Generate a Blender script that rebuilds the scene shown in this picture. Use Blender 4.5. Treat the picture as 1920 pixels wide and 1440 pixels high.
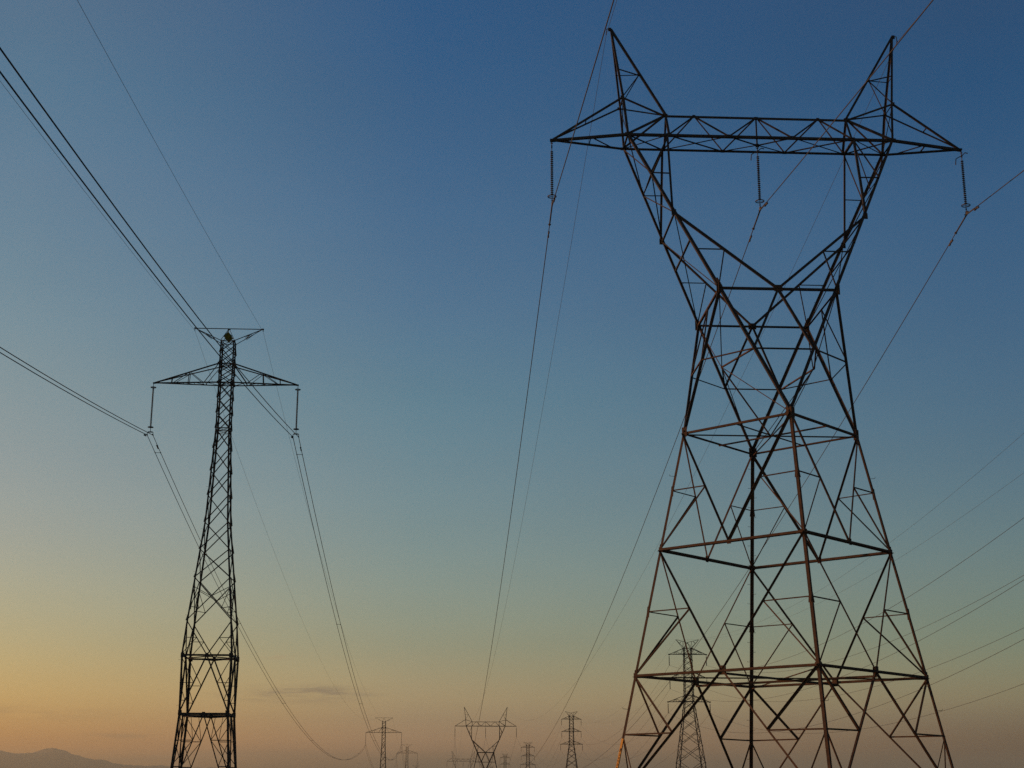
import bpy, math, random
from mathutils import Vector, Matrix
random.seed(7)
for o in list(bpy.data.objects): bpy.data.objects.remove(o)
SC = bpy.context.scene
COL = SC.collection
R = math.radians

# ---------------------------------------------------------------- camera
CAM = Vector((-23.303, -99.976, 1.6))
YAW, PITCH, ROLL = R(-2.811), R(15.547), R(0.137)
c, s = math.cos(YAW), math.sin(YAW)
rt, fw, up = Vector((c, s, 0)), Vector((-s, c, 0)), Vector((0, 0, 1))
fw2 = fw*math.cos(PITCH) + up*math.sin(PITCH)
up2 = up*math.cos(PITCH) - fw*math.sin(PITCH)
rt3 = rt*math.cos(ROLL) + up2*math.sin(ROLL)
up3 = up2*math.cos(ROLL) - rt*math.sin(ROLL)
cd = bpy.data.cameras.new('camera'); cam = bpy.data.objects.new('camera', cd); COL.objects.link(cam)
cam.matrix_world = Matrix(((rt3.x, up3.x, -fw2.x, CAM.x), (rt3.y, up3.y, -fw2.y, CAM.y), (rt3.z, up3.z, -fw2.z, CAM.z), (0, 0, 0, 1)))
cd.sensor_width = 36; cd.lens = 2742.5/1920*36; cd.clip_start = .5; cd.clip_end = 90000
SC.camera = cam

SC.render.engine = 'CYCLES'; SC.cycles.use_denoising = False     # the fine lattice and insulator sheds stay crisp
# ---------------------------------------------------------------- dusk sky
def lin(v): v /= 255; return v/12.92 if v <= .04045 else ((v+.055)/1.055)**2.4
W = bpy.data.worlds.new("World"); SC.world = W; W.use_nodes = True
nt = W.node_tree; nt.nodes.clear()
def N(t, **k):
    n = nt.nodes.new(t)
    for a, b in k.items(): setattr(n, a, b)
    return n
L = nt.links.new
def M(op, a, b=None, cc=None):
    n = N('ShaderNodeMath', operation=op)
    for i, v in enumerate((a, b, cc)):
        if v is None: continue
        if isinstance(v, (int, float)): n.inputs[i].default_value = v
        else: L(v, n.inputs[i])
    return n.outputs[0]
tc = N('ShaderNodeTexCoord'); sp = N('ShaderNodeSeparateXYZ'); L(tc.outputs['Generated'], sp.inputs[0])
X, Y, Z = sp.outputs
el = M('MULTIPLY', M('ARCSINE', M('MINIMUM', M('MAXIMUM', Z, -1), 1)), 180/math.pi)
az = M('MULTIPLY', M('ARCTAN2', X, Y), 180/math.pi)          # degrees east of the line direction
# elevation, colour towards the glow, colour ahead, colour away from the glow
SKY = [(-6, (128, 82, 32), (84, 74, 64), (78, 68, 58)),
       (0.0, (168, 110, 46), (106, 93, 78), (97, 83, 67)),
       (0.85, (186, 121, 50), (60, 56, 50), (104, 90, 73)),
       (1.55, (204, 133, 56), (173, 133, 99), (110, 86, 63)),
       (2.5, (215, 164, 89), (171, 145, 111), (131, 117, 92)),
       (3.5, (216, 181, 112), (179, 161, 121), (145, 139, 107)),
       (5.4, (193, 181, 137), (152, 158, 133), (125, 142, 123)),
       (7.4, (176, 177, 153), (137, 156, 146), (112, 136, 132)),
       (9.4, (159, 168, 160), (122, 149, 151), (98, 128, 136)),
       (12, (142, 159, 162), (107, 140, 152), (82, 117, 137)),
       (15, (126, 150, 159), (90, 130, 150), (68, 107, 136)),
       (18.5, (107, 139, 157), (76, 116, 147), (55, 97, 133)),
       (22.5, (93, 127, 152), (62, 105, 143), (45, 89, 129)),
       (26, (80, 118, 146), (49, 94, 135), (32, 79, 121)),
       (30, (78, 110, 139), (37, 86, 131), (38, 75, 114)),
       (45, (54, 84, 118), (38, 68, 106), (28, 58, 94)),
       (90, (34, 56, 88), (30, 54, 84), (24, 46, 76))]
fac = M('DIVIDE', M('ADD', el, 6), 96)
def ramp(col):
    r = N('ShaderNodeValToRGB'); cr = r.color_ramp; cr.interpolation = 'LINEAR'
    pts = []
    for i in range(len(SKY)-1):
        e0, c0, e1, c1 = SKY[i][0], SKY[i][col], SKY[i+1][0], SKY[i+1][col]
        m0 = SKY[max(i-1, 0)]; m3 = SKY[min(i+2, len(SKY)-1)]
        pts.append((e0, c0))
        if 0 < i < 14:      # a mid stop bent like the neighbours keeps the gradient free of bands
            t = []
            for k in range(3):
                s0 = (c1[k]-m0[col][k])/(e1-m0[0]); s1 = (m3[col][k]-c0[k])/(m3[0]-e0); h = e1-e0
                t.append((c0[k]+c1[k])/2 + h*(s0-s1)/8)
            pts.append(((e0+e1)/2, tuple(t)))
    pts.append((SKY[-1][0], SKY[-1][col]))
    pts = [((e+6)/96, cc) for e, cc in pts]
    while len(cr.elements) < len(pts): cr.elements.new(.5)
    for e, (q, cc) in zip(cr.elements, pts): e.position = q
    for e, (q, cc) in zip(cr.elements, pts): e.color = (lin(cc[0]), lin(cc[1]), lin(cc[2]), 1)
    L(fac, r.inputs[0]); return r.outputs[0]
def mix(f, a, b):
    n = N('ShaderNodeMix', data_type='RGBA'); n.clamp_factor = True
    if isinstance(f, (int, float)): n.inputs[0].default_value = f
    else: L(f, n.inputs[0])
    for i, v in ((6, a), (7, b)):
        if isinstance(v, tuple): n.inputs[i].default_value = v
        else: L(v, n.inputs[i])
    return n.outputs[2]
def mapr(v, a, b, smooth=True):
    n = N('ShaderNodeMapRange'); n.interpolation_type = 'SMOOTHSTEP' if smooth else 'LINEAR'
    L(v, n.inputs[0]); n.inputs[1].default_value = a; n.inputs[2].default_value = b
    return n.outputs[0]
sky = mix(mapr(az, -17, -1, False), ramp(1), ramp(2))
sky = mix(mapr(az, -1, 22, False), sky, ramp(3))
# faint unevenness of the high haze
nv = N('ShaderNodeTexNoise'); nv.inputs['Scale'].default_value = 7; nv.inputs['Detail'].default_value = 5
vm = N('ShaderNodeVectorMath', operation='MULTIPLY'); L(tc.outputs['Generated'], vm.inputs[0]); vm.inputs[1].default_value = (1, 1, 3.5); L(vm.outputs[0], nv.inputs['Vector'])
gm = N('ShaderNodeVectorMath', operation='SCALE'); L(sky, gm.inputs[0]); L(M('ADD', M('MULTIPLY', nv.outputs[0], .09), .955), gm.inputs['Scale'])
sky = gm.outputs[0]
# thin streaks of low cloud, placed by direction in the sky
cmb = N('ShaderNodeCombineXYZ'); L(M('MULTIPLY', az, .32), cmb.inputs[0]); L(M('MULTIPLY', el, 2.6), cmb.inputs[1])
def noise(sc, det=4, off=0):
    a = N('ShaderNodeVectorMath', operation='ADD'); L(cmb.outputs[0], a.inputs[0]); a.inputs[1].default_value = (off, off*.7, off)
    n = N('ShaderNodeTexNoise'); n.inputs['Scale'].default_value = sc; n.inputs['Detail'].default_value = det
    L(a.outputs[0], n.inputs['Vector']); return n.outputs[0]
def streak(a0, e0, wa, we, sc, off):
    d = M('ADD', M('POWER', M('DIVIDE', M('SUBTRACT', az, a0), wa), 2), M('POWER', M('DIVIDE', M('SUBTRACT', el, e0), we), 2))
    g = M('EXPONENT', M('MULTIPLY', d, -1))
    return M('MULTIPLY', g, mapr(noise(sc, 5, off), .38, .62))
for a0, e0, wa, we, sc, off, cc, st in (
        (-4.9, 3.55, 2.0, .27, 1.3, 3.1, (114, 104, 96), .8), (-6.6, 3.42, 1.7, .13, 1.6, 9.4, (118, 104, 88), .45),
        (-15.2, 2.7, 2.6, .22, 1.0, 1.2, (146, 118, 84), .4), (-11.6, 1.92, 1.3, .12, 1.4, 5.7, (134, 110, 82), .4),
        (-6.0, 4.9, .55, .09, 1.9, 7.7, (178, 146, 116), .55), (-9.3, 1.2, 9, .35, .6, 2.2, (108, 96, 82), .35),
        (4, .95, 12, .4, .5, 6.1, (104, 94, 82), .35)):
    sky = mix(M('MULTIPLY', streak(a0, e0, wa, we, sc, off), st), sky, (lin(cc[0]), lin(cc[1]), lin(cc[2]), 1))
# the sun's own scattering, from the physical sky model, laid faintly over it
SUN_EL, SUN_AZ = 3.5, -75.0       # the sun stands low, left of the view
ns = N('ShaderNodeTexSky'); ns.sky_type = 'NISHITA'; ns.sun_disc = False
ns.sun_elevation = R(SUN_EL); ns.sun_rotation = R(SUN_AZ)
bg = N('ShaderNodeBackground'); L(sky, bg.inputs[0]); bg.inputs[1].default_value = .97
bg2 = N('ShaderNodeBackground'); L(ns.outputs[0], bg2.inputs[0]); bg2.inputs[1].default_value = .004
ad = N('ShaderNodeAddShader'); L(bg.outputs[0], ad.inputs[0]); L(bg2.outputs[0], ad.inputs[1])
ow = N('ShaderNodeOutputWorld'); L(ad.outputs[0], ow.inputs[0])

# ---------------------------------------------------------------- sun
sl = bpy.data.lights.new('sun', 'SUN'); sl.energy = 4.8; sl.angle = R(.8); sl.color = (1, .50, .27)
so = bpy.data.objects.new('sun', sl); COL.objects.link(so)
sd = Vector((math.sin(R(SUN_AZ))*math.cos(R(SUN_EL)), math.cos(R(SUN_AZ))*math.cos(R(SUN_EL)), math.sin(R(SUN_EL))))
so.rotation_euler = sd.to_track_quat('Z', 'Y').to_euler(); so.location = sd*300
vs = SC.view_settings; vs.view_transform = 'Standard'; vs.look = 'None'; vs.exposure = 0; vs.gamma = 1; vs.use_curve_mapping = False

# ---------------------------------------------------------------- materials
def mat(name, ca, cb=None, scale=1.5, rough=.6, metal=0, spec=.3, bump=0):
    m = bpy.data.materials.new(name); m.use_nodes = True; t = m.node_tree; b = t.nodes['Principled BSDF']
    b.inputs['Roughness'].default_value = rough; b.inputs['Metallic'].default_value = metal
    b.inputs['Specular IOR Level'].default_value = spec
    if cb is None: b.inputs['Base Color'].default_value = (*ca, 1)
    else:
        tcn = t.nodes.new('ShaderNodeTexCoord'); n = t.nodes.new('ShaderNodeTexNoise'); n.inputs['Scale'].default_value = scale
        n.inputs['Detail'].default_value = 8; n.inputs['Roughness'].default_value = .65
        t.links.new(tcn.outputs['Object'], n.inputs['Vector'])
        r = t.nodes.new('ShaderNodeValToRGB'); r.color_ramp.elements[0].position = .35; r.color_ramp.elements[1].position = .68
        r.color_ramp.elements[0].color = (*ca, 1); r.color_ramp.elements[1].color = (*cb, 1)
        t.links.new(n.outputs[0], r.inputs[0]); t.links.new(r.outputs[0], b.inputs['Base Color'])
        if bump:
            bp = t.nodes.new('ShaderNodeBump'); bp.inputs['Strength'].default_value = bump
            t.links.new(n.outputs[0], bp.inputs['Height']); t.links.new(bp.outputs[0], b.inputs['Normal'])
    return m
RUST_GLOW = mat('weathered_steel_warm_glow', (.044, .025, .014), (.092, .047, .023), 2.2, .75, 0, .15)  # weathered steel of the lower body, its warm glow painted into the redder colour
UPPER_STEEL = mat('upper_steel_no_glow', (.025, .022, .020), (.050, .034, .026), 1.7, .7, 0, .15)  # greyer copy for the parts above the waist, without the painted glow
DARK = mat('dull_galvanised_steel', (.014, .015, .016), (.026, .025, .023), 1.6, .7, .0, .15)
CABLE = mat('weathered_conductor', (.050, .044, .038), (.080, .068, .055), 3, .6, .0, .25)
DCABLE = mat('dark_conductor', (.020, .020, .020), (.030, .029, .028), 3, .6, .0, .2)
FIT = mat('fitting_steel', (.08, .062, .045), (.13, .10, .075), 6, .6, .0, .25)
DISC = mat('brown_porcelain', (.022, .019, .014), (.040, .034, .024), 4, .35, 0, .4)
RUB = mat('polymer_shed', (.020, .024, .032), (.032, .036, .044), 4, .6, 0, .25)
YEL = mat('yellow_guard', (.60, .28, .025), (.68, .33, .035), 5, .6, 0, .3)
BLK = mat('black_marking', (.10, .035, .008), None, 1, .7)
OLV = mat('tarnished_yellow_plate', (.075, .070, .008), (.13, .12, .012), 5, .8, 0, .1)
CON = mat('concrete', (.22, .20, .18), (.32, .30, .27), 3, .9, 0, .2, .2)
GRD = mat('dry_grassland', (.055, .048, .028), (.13, .10, .058), .02, .95, 0, .1)
HIL = mat('far_hillside', (.17, .14, .10), (.27, .22, .15), .0006, .95, 0, .1)

# ---------------------------------------------------------------- mesh helpers
TH = 1.0
class MB:
    def __init__(s): s.v = []; s.f = []
    def prism(s, prof, p0, p1, u, w):
        n = len(prof); b = len(s.v)
        for p in (p0, p1): s.v += [p + u*a + w*q for a, q in prof]
        for i in range(n):
            j = (i+1) % n; s.f.append((b+i, b+j, b+n+j, b+n+i))
        s.f.append(tuple(b+i for i in reversed(range(n)))); s.f.append(tuple(b+n+i for i in range(n)))
    def ang(s, p0, p1, b, u, w=None, t=None, centre=False):
        """L-angle from p0 to p1: one flange reaches along u, the other along w."""
        p0, p1 = Vector(p0), Vector(p1); a = (p1-p0)
        if a.length < 1e-4: return
        a.normalize(); u = Vector(u); u -= a*u.dot(a)
        if u.length < 1e-4: u = a.orthogonal()
        u.normalize()
        v = a.cross(u)
        if w is not None and v.dot(Vector(w)) < 0: v = -v
        b *= TH; t = (t or max(b*.12, .010))*TH
        if centre: off = -u*(b/2); p0 += off; p1 += off
        pr = [(0, 0), (b, 0), (b, t), (t, t), (t, b), (0, b)]
        if v.dot(a.cross(u)) < 0: pr = pr[::-1]
        s.prism(pr, p0, p1, u, v)
    def bar(s, p0, p1, r, n=4):
        p0, p1 = Vector(p0), Vector(p1); a = p1-p0
        if a.length < 1e-5: return
        a.normalize(); u = a.orthogonal().normalized(); w = a.cross(u)
        s.prism([(r*math.cos(2*math.pi*i/n), r*math.sin(2*math.pi*i/n)) for i in range(n)], p0, p1, u, w)
    def box(s, cen, u, w, n, a, b, t):
        """plate centred on cen: half sizes a along u, b along w, t along n"""
        cen = Vector(cen); u = Vector(u).normalized(); w = Vector(w); w = (w-u*w.dot(u)).normalized(); n = u.cross(w)
        s.prism([(-a, -b), (a, -b), (a, b), (-a, b)], cen-n*t, cen+n*t, u, w)
    def lathe(s, org, prof, n=12):
        org = Vector(org); b = len(s.v)
        for r, z in prof:
            for i in range(n): s.v.append(org + Vector((r*math.cos(2*math.pi*i/n), r*math.sin(2*math.pi*i/n), z)))
        for k in range(len(prof)-1):
            for i in range(n):
                j = (i+1) % n; s.f.append((b+k*n+i, b+k*n+j, b+(k+1)*n+j, b+(k+1)*n+i))
        s.f.append(tuple(b+i for i in reversed(range(n)))); s.f.append(tuple(b+(len(prof)-1)*n+i for i in range(n)))
    def torus(s, org, R0, r, n=24, m=6):
        org = Vector(org); b = len(s.v)
        for i in range(n):
            A = 2*math.pi*i/n
            for j in range(m):
                B = 2*math.pi*j/m; q = R0+r*math.cos(B); s.v.append(org+Vector((q*math.cos(A), q*math.sin(A), r*math.sin(B))))
        for i in range(n):
            for j in range(m):
                i2, j2 = (i+1) % n, (j+1) % m; s.f.append((b+i*m+j, b+i2*m+j, b+i2*m+j2, b+i*m+j2))
    def tube(s, pts, r, n=6):
        b = len(s.v); N_ = len(pts); pts = [Vector(p) for p in pts]
        for k, p in enumerate(pts):
            a = (pts[min(k+1, N_-1)]-pts[max(k-1, 0)]).normalized(); u = Vector((0, 0, 1)).cross(a)
            if u.length < 1e-3: u = Vector((1, 0, 0))
            u.normalize(); w = a.cross(u)
            for i in range(n):
                A = 2*math.pi*i/n; s.v.append(p+u*(r*math.cos(A))+w*(r*math.sin(A)))
        for k in range(N_-1):
            for i in range(n):
                j = (i+1) % n; s.f.append((b+k*n+i, b+k*n+j, b+(k+1)*n+j, b+(k+1)*n+i))
        s.f.append(tuple(b+i for i in reversed(range(n)))); s.f.append(tuple(b+(N_-1)*n+i for i in range(n)))
    def build(s, name, m, parent=None, org=None, smooth=False, label=None):
        me = bpy.data.meshes.new(name); o0 = Vector(org) if org else Vector((0, 0, 0))
        me.from_pydata([tuple(v-o0) for v in s.v], [], s.f); me.materials.append(m); me.update()
        if smooth:
            for p in me.polygons: p.use_smooth = True
        o = bpy.data.objects.new(name, me); COL.objects.link(o)
        if parent: o.parent = parent
        if org: o.location = o0
        if label: o['label'] = label
        return o
def thing(name, label, cat, loc=(0, 0, 0), group=None):
    o = bpy.data.objects.new(name, None); COL.objects.link(o); o.location = loc; o.empty_display_size = .5
    o['label'] = label; o['category'] = cat
    if group: o['group'] = group
    return o
def copy_tree(o, parent=None, skip=()):
    cc = o.copy(); COL.objects.link(cc); cc.parent = parent
    for ch in list(o.children):
        if ch.name.split('.')[0] not in skip: copy_tree(ch, cc, skip)
    return cc
def V(*a): return Vector(a)
def lerp(a, b, t): return Vector(a)*(1-t)+Vector(b)*t

# ---------------------------------------------------------------- ground and hills
def terr(x, y):
    def interp(T, y):
        if y <= T[0][0]: return T[0][1]
        for (a, za), (b, zb) in zip(T, T[1:]):
            if y <= b: t = (y-a)/(b-a); t = t*t*(3-2*t); return za+(zb-za)*t
        return T[-1][1]
    g1 = interp([(60, 0), (460, -15.9), (660, -15.3), (900, -14.3), (1330, -19.6), (2000, -21), (6000, -24)], y)
    g3 = interp([(60, -1), (294, -9), (663, -9.2), (1017, -13.2), (1386, -13.5), (1760, -17), (3000, -21), (6000, -24)], y)
    t = min(max((x-8)/32, 0), 1); t = t*t*(3-2*t)
    return g1*(1-t)+g3*t
xs = [-20000, -12000, -8000, -4000, -2000, -1000, -500, -250] + list(range(-150, 151, 12)) + [250, 500, 1000, 2000, 4000, 8000, 12000, 20000]
ys = [-2500, -1000, -400, -200] + list(range(-150, 500, 13)) + list(range(520, 2100, 60)) + [2500, 3500, 5000, 8000, 12000, 18500]
mb = MB()
for y in ys:
    for x in xs: mb.v.append(V(x, y, terr(x, y)))
nx = len(xs)
for j in range(len(ys)-1):
    for i in range(nx-1): mb.f.append((j*nx+i, j*nx+i+1, (j+1)*nx+i+1, (j+1)*nx+i))
g = mb.build('ground', GRD, smooth=True); g['kind'] = 'structure'; g['label'] = 'dry open grassland under the pylons'
# hill range 8-10 km away, silhouette given as (azimuth deg, elevation deg)
prof = [(-32, 1.2), (-28, 1.5), (-24, 1.25), (-20, 1.4), (-17.5, 1.3), (-15.92, 1.36), (-15.3, 1.26), (-14.9, 1.30), (-14.54, 1.345), (-14.2, 1.42), (-14.0, 1.44), (-13.7, 1.39), (-13.3, 1.24),
        (-12.9, 1.13), (-12.37, 1.03), (-11.8, .93), (-11.2, .88), (-10.26, .85), (-8.8, .80), (-7.3, .76), (-5, .68), (-2, .62), (2, .60), (6, .66), (10, .58), (16, .52), (24, .6), (32, .5)]
rows = []
random.seed(3)
hp = []
for (a0, e0), (a1, e1) in zip(prof, prof[1:]):
    n = max(2, int((a1-a0)/.12))
    for i in range(n):
        t = i/n; hp.append((a0+(a1-a0)*t, (e0+(e1-e0)*(t*t*(3-2*t)))+random.uniform(-.007, .007)+.012*math.sin(i*1.7+a0*9)))
mb = MB(); K = 9
for a, e in hp:
    for k in range(K):
        q = k/(K-1); D = 13000+4200*q; hgt = math.sin(math.pi*min(q*1.0, 1))**.8 if 0 < q < 1 else 0
        zt = math.tan(R(e))*15100; wob = 1+.10*math.sin(a*3.1+q*5)*(1-abs(q-.5)*2 if q != .5 else 0)*(0 if k == (K-1)//2 else 1)
        z = -28+(zt+28)*hgt*(wob if k != (K-1)//2 else 1)
        mb.v.append(V(CAM.x+D*math.sin(R(a)), CAM.y+D*math.cos(R(a)), z))
for i in range(len(hp)-1):
    for k in range(K-1): mb.f.append((i*K+k, (i+1)*K+k, (i+1)*K+k+1, i*K+k+1))
h = mb.build('hills', HIL, smooth=True); h['kind'] = 'structure'; h['label'] = 'low range of hills far off on the left horizon'

# ================================================================ PORTAL PYLON (big, right)
P = dict(xp=10.954, zp=57.765, xm=10.244, ym=.974, zm=51.56, xt=6.929, zt=50.602, xo=9.987, w=1.322, zb=48.403, xi=6.911,
         x2=8.41, y2=2.193, z2=44.996, x3=6.952, y3=2.938, z3=41.607, xk=4.194, yk=4.352, zk=35.466, a0=12.112, a1=-.224,
         zA=26.025, zB=17.703, zC=9.117, zD=5.241)
def aw(z): return P['a0']+P['a1']*z
def corner(k, z):
    d = aw(z); return {'L': V(-d, 0, z), 'R': V(d, 0, z), 'N': V(0, -d, z), 'F': V(0, d, z)}[k]
CORN = {'L': (-1, 0), 'R': (1, 0), 'N': (0, -1), 'F': (0, 1)}
PAIRS = [('L', 'N'), ('N', 'R'), ('R', 'F'), ('F', 'L')]

def portal_pylon(label, far=False):
    T = thing('steel_pylon', label, 'pylon', (0, 0, 0), 'wide portal pylons of the single circuit line')
    zA, zB, zC, zD = P['zA'], P['zB'], P['zC'], P['zD']
    zup = V(0, 0, 1)
    # --- corner legs
    for k in 'LNFR':
        nb = [q for q in ('L', 'N', 'R', 'F') if q != k and not {k, q} in ({'L', 'R'}, {'N', 'F'})]
        m = MB(); p0, p1 = corner(k, 0), corner(k, zA)
        m.ang(p0, p1, .20, corner(nb[0], 0)-p0, corner(nb[1], 0)-p0, .02)
        for zz in (zB, zC, 13.4, 21.8):   # splice plates
            for q in nb:
                u = (corner(q, zz)-corner(k, zz)).normalized(); ax = (p1-p0).normalized()
                n = u.cross(ax).normalized()
                if n.dot(V(*CORN[k], 0)+V(*CORN[q], 0)) < 0: n = -n
                m.box(lerp(p0, p1, zz/zA)+u*.11+n*.012, u, ax, n, .10, .38, .010)
        leg = m.build('leg', RUST_GLOW, T)
        if far: continue
        # footing is a sub-part of the leg
        f = MB(); f.lathe(p0-V(0, 0, .4), [(.45, 0), (.45, .55), (.38, .62)], 14); f.build('footing', CON, leg)
        if k == 'F':
            sb = MB(); sb.bar((0, 0, 0), (.24, 0, 0), .012, 5); sb.bar((.24, 0, -.005), (.24, 0, .05), .012, 4)
            base = sb.build('step_bolt', DARK, leg)
            z = 3.2; sgn = 1; first = True
            while z < zA-.5:
                o = base if first else base.copy()
                if not first: COL.objects.link(o); o.parent = leg
                first = False
                q = corner('F', z); o.location = q+V(.06*sgn, -.06, 0); o.rotation_euler = (0, 0, 0 if sgn > 0 else math.pi)
                sgn = -sgn; z += .70
        if k in 'LNR':
            sx = -1 if k == 'L' else 1
            for zz in ((6.9, 22.9) if k != 'N' else (6.9,)):
                sb = MB(); q = corner(k, zz); sb.bar(q, q+V(.32*sx, 0, .03), .014, 5); sb.bar(q+V(.32*sx, 0, .03), q+V(.34*sx, 0, .14), .014, 4)
                if k == 'N': sb.torus(q+V(0, .08, 0), .16, .014, 14, 4)
                sb.build('cable_bracket', DARK, leg)
        if k == 'L':
            # yellow guard strip with dark markings low on the leg, outer face towards the near corner
            u = (corner('N', 2)-corner('L', 2)).normalized(); ax = (p1-p0).normalized(); n = ax.cross(u).normalized()
            if n.dot(V(-1, -1, 0)) < 0: n = -n
            y = MB(); q0, q1 = lerp(p0, p1, 1.2/zA), lerp(p0, p1, 4.98/zA)
            y.box((q0+q1)/2+u*.085+n*.018, ax, u, n, (q1-q0).length/2, .088, .010)
            yo = y.build('guard_strip', YEL, leg, label='yellow guard strip with dark stacked markings on the left leg')
            def mark(zz, du, hx, hu): b.box(lerp(p0, p1, zz/zA)+u*(.085+du)+n*.031, ax, u, n, hx, hu, .003)
            b = MB(); mark(4.28, .03, .07, .050); mark(4.19, .0, .09, .035); b.build('marking', BLK, yo)
            for zz, kind in ((3.93, 0), (3.72, 1), (3.52, 2), (3.30, 3), (3.08, 1), (2.86, 4)):
                b = MB()
                if kind == 0: mark(zz, .04, .065, .012); mark(zz+.05, 0, .014, .045); mark(zz-.05, 0, .014, .045)
                if kind == 1: mark(zz, -.035, .07, .013); mark(zz, .035, .07, .013); mark(zz, 0, .014, .04)
                if kind == 2: mark(zz+.055, 0, .014, .048); mark(zz, 0, .014, .048); mark(zz-.055, 0, .014, .048); mark(zz+.028, -.036, .03, .012); mark(zz-.028, .036, .03, .012)
                if kind == 3: mark(zz, .036, .07, .013); mark(zz, -.036, .07, .013); mark(zz+.06, 0, .013, .036); mark(zz-.06, 0, .013, .036)
                if kind == 4: mark(zz, 0, .075, .045)
                b.build('marking', BLK, yo)
    # --- body faces: inverted V bracing with redundants
    def face_n(a, b): return -(V(*CORN[a], 0)+V(*CORN[b], 0)).normalized()
    def gusset(m, p, u, w, a=.20, b=.17): m.box(p, u, w, None, a, b, .011)
    for z0, z1 in ((zB, zA), (zC, zB)):
        for a, b in PAIRS:
            m = MB(); n = face_n(a, b); mid = (corner(a, z0)+corner(b, z0))/2
            for k in (a, b):
                top = corner(k, z1); bot = corner(k, z0)
                wd = (.17 if k in 'NF' else .12) if z1 == zA else .115
                uu = (top-mid).cross(n)
                if (a, b) == ('L', 'N'):
                    if uu.dot(corner('N', 0)-corner('L', 0)) < 0: uu = -uu
                    m.ang(lerp(mid, top, .008), top, wd, uu, -n, centre=True)
                else: m.ang(mid, top, wd, uu, n, centre=True)
                h = (mid+top)/2; lg = corner(k, (z0+z1)/2+.02)
                m.ang(h, lg, .075, zup, n, centre=True); m.ang(h, bot, .085 if z1 == zA else .10, zup, n, centre=True)
            m.build('bracing', RUST_GLOW, T)
    for a, b in PAIRS:      # lowest panel: V down to the footings
        m = MB(); n = face_n(a, b); mid = (corner(a, zC)+corner(b, zC))/2
        for k in (a, b):
            bot = corner(k, .05); top = corner(k, zC); uu = (bot-mid).cross(n); dk = (a, b) == ('L', 'N')
            if dk and uu.dot(corner('N', 0)-corner('L', 0)) < 0: uu = -uu
            m.ang(lerp(mid, bot, .010) if dk and k == 'L' else mid, bot, .13, uu, -n if dk and k == 'L' else n, centre=True)
            h = lerp(mid, bot, (zC-zD)/zC); lg = corner(k, zD)
            m.ang(h, lg, .10, zup, n, centre=True); m.ang(h, top, .15, (corner('N', 0)-corner('L', 0)) if dk else zup, -n if dk and k == 'N' else n, centre=True)
            h2 = lerp(mid, bot, .76); m.ang(lg, h2, .085, zup, n, centre=True); m.ang(h2, corner(k, 2.2), .08, zup, n, centre=True)
        m.build('bracing', RUST_GLOW, T)
    # --- horizontal rings
    for z, wd in ((zA, .15), (zB, .19), (zC, .17)):
        m = MB()
        for a, b in PAIRS:
            n = face_n(a, b); m.ang(corner(a, z)-V(0, 0, .09), corner(b, z)-V(0, 0, .09), wd, zup, n)
            if z != zA: m.ang(corner(a, z)-V(0, 0, .09)-n*.02, corner(b, z)-V(0, 0, .09)-n*.02, wd*.9, zup, -n)
        m.build('ring_beam', RUST_GLOW, T)
    for z in (zA, zC):
        m = MB(); d = V(0, 0, -.11)
        md = {p: (corner(p[0], z)+corner(p[1], z))/2+d for p in PAIRS}
        m.ang(corner('L', z)+d, corner('R', z)+d, .085, zup, (0, 1, 0), centre=True)
        m.ang(corner('N', z)+d*1.4, corner('F', z)+d*1.4, .065, zup, (1, 0, 0), centre=True)
        wd = .10 if z == zA else .15
        m.ang(md[('L', 'N')]+d*(.6 if z == zC else -.5), md[('R', 'F')]+d*(.6 if z == zC else -.5), wd, zup, (1, -1, 0), centre=True)
        m.ang(md[('N', 'R')]+d*(1.8 if z == zC else .1), md[('F', 'L')]+d*(1.8 if z == zC else .1), wd, zup, (1, 1, 0), centre=True)
        m.build('plan_bracing', RUST_GLOW, T)
    # gusset plates
    for z, sz in ((zB, .22), (zC, .30)):
        for a, b in PAIRS:
            n = face_n(a, b); mid = (corner(a, z)+corner(b, z))/2; u = (corner(b, z)-corner(a, z)).normalized(); m = MB()
            m.box(mid-n*.028+V(0, 0, .02), u, zup, n, sz*.72, sz, .01)
            if z == zC:
                m.box(mid+n*.16+V(0, 0, .02), u, zup, n, sz*.6, sz*.8, .01); m.box(mid+n*.07+V(0, 0, .2), u, n, zup, sz*.5, .1, .01); m.box(mid+n*.07-V(0, 0, .24), u, n, zup, sz*.5, .1, .01)
            m.build('gusset_plate', RUST_GLOW, T)
    for k in 'LNRF':
        for z, sz in ((zA, .26), (zB, .19), (zC, .19)):
            for q in 'LNRF':
                m = MB()
                if q == k or {k, q} in ({'L', 'R'}, {'N', 'F'}): continue
                n = face_n(k, q); u = (corner(q, z)-corner(k, z)).normalized()
                m.box(corner(k, z)+u*sz*.65-n*.03+V(0, 0, .06 if z == zA else 0), u, zup, n, sz*.8, sz*(1.35 if z == zA else .9), .01)
                m.build('gusset_plate', RUST_GLOW, T)
    # --- waist: A corners to the fork nodes K
    K = {(sx, sy): V(sx*P['xk'], sy*P['yk'], P['zk']) for sx in (-1, 1) for sy in (-1, 1)}
    AC = {k: corner(k, zA) for k in 'LNRF'}
    zM = 30.8; tM = (P['zk']-zM)/(P['zk']-zA)
    for (sx, sy), k in K.items():
        m = MB(); e = AC['L' if sx < 0 else 'R']; e2 = AC['N' if sy < 0 else 'F']
        m.ang(e, k, .21, (0, -sy, 0), (-sx, 0, 0), .02); m.ang(e2, k, .22, (-sx, 0, 0), (0, -sy, 0), .02)
        m.build('waist_leg', UPPER_STEEL, T)
    kc = {sy: V(0, sy*P['yk'], P['zk']) for sy in (-1, 1)}
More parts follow.
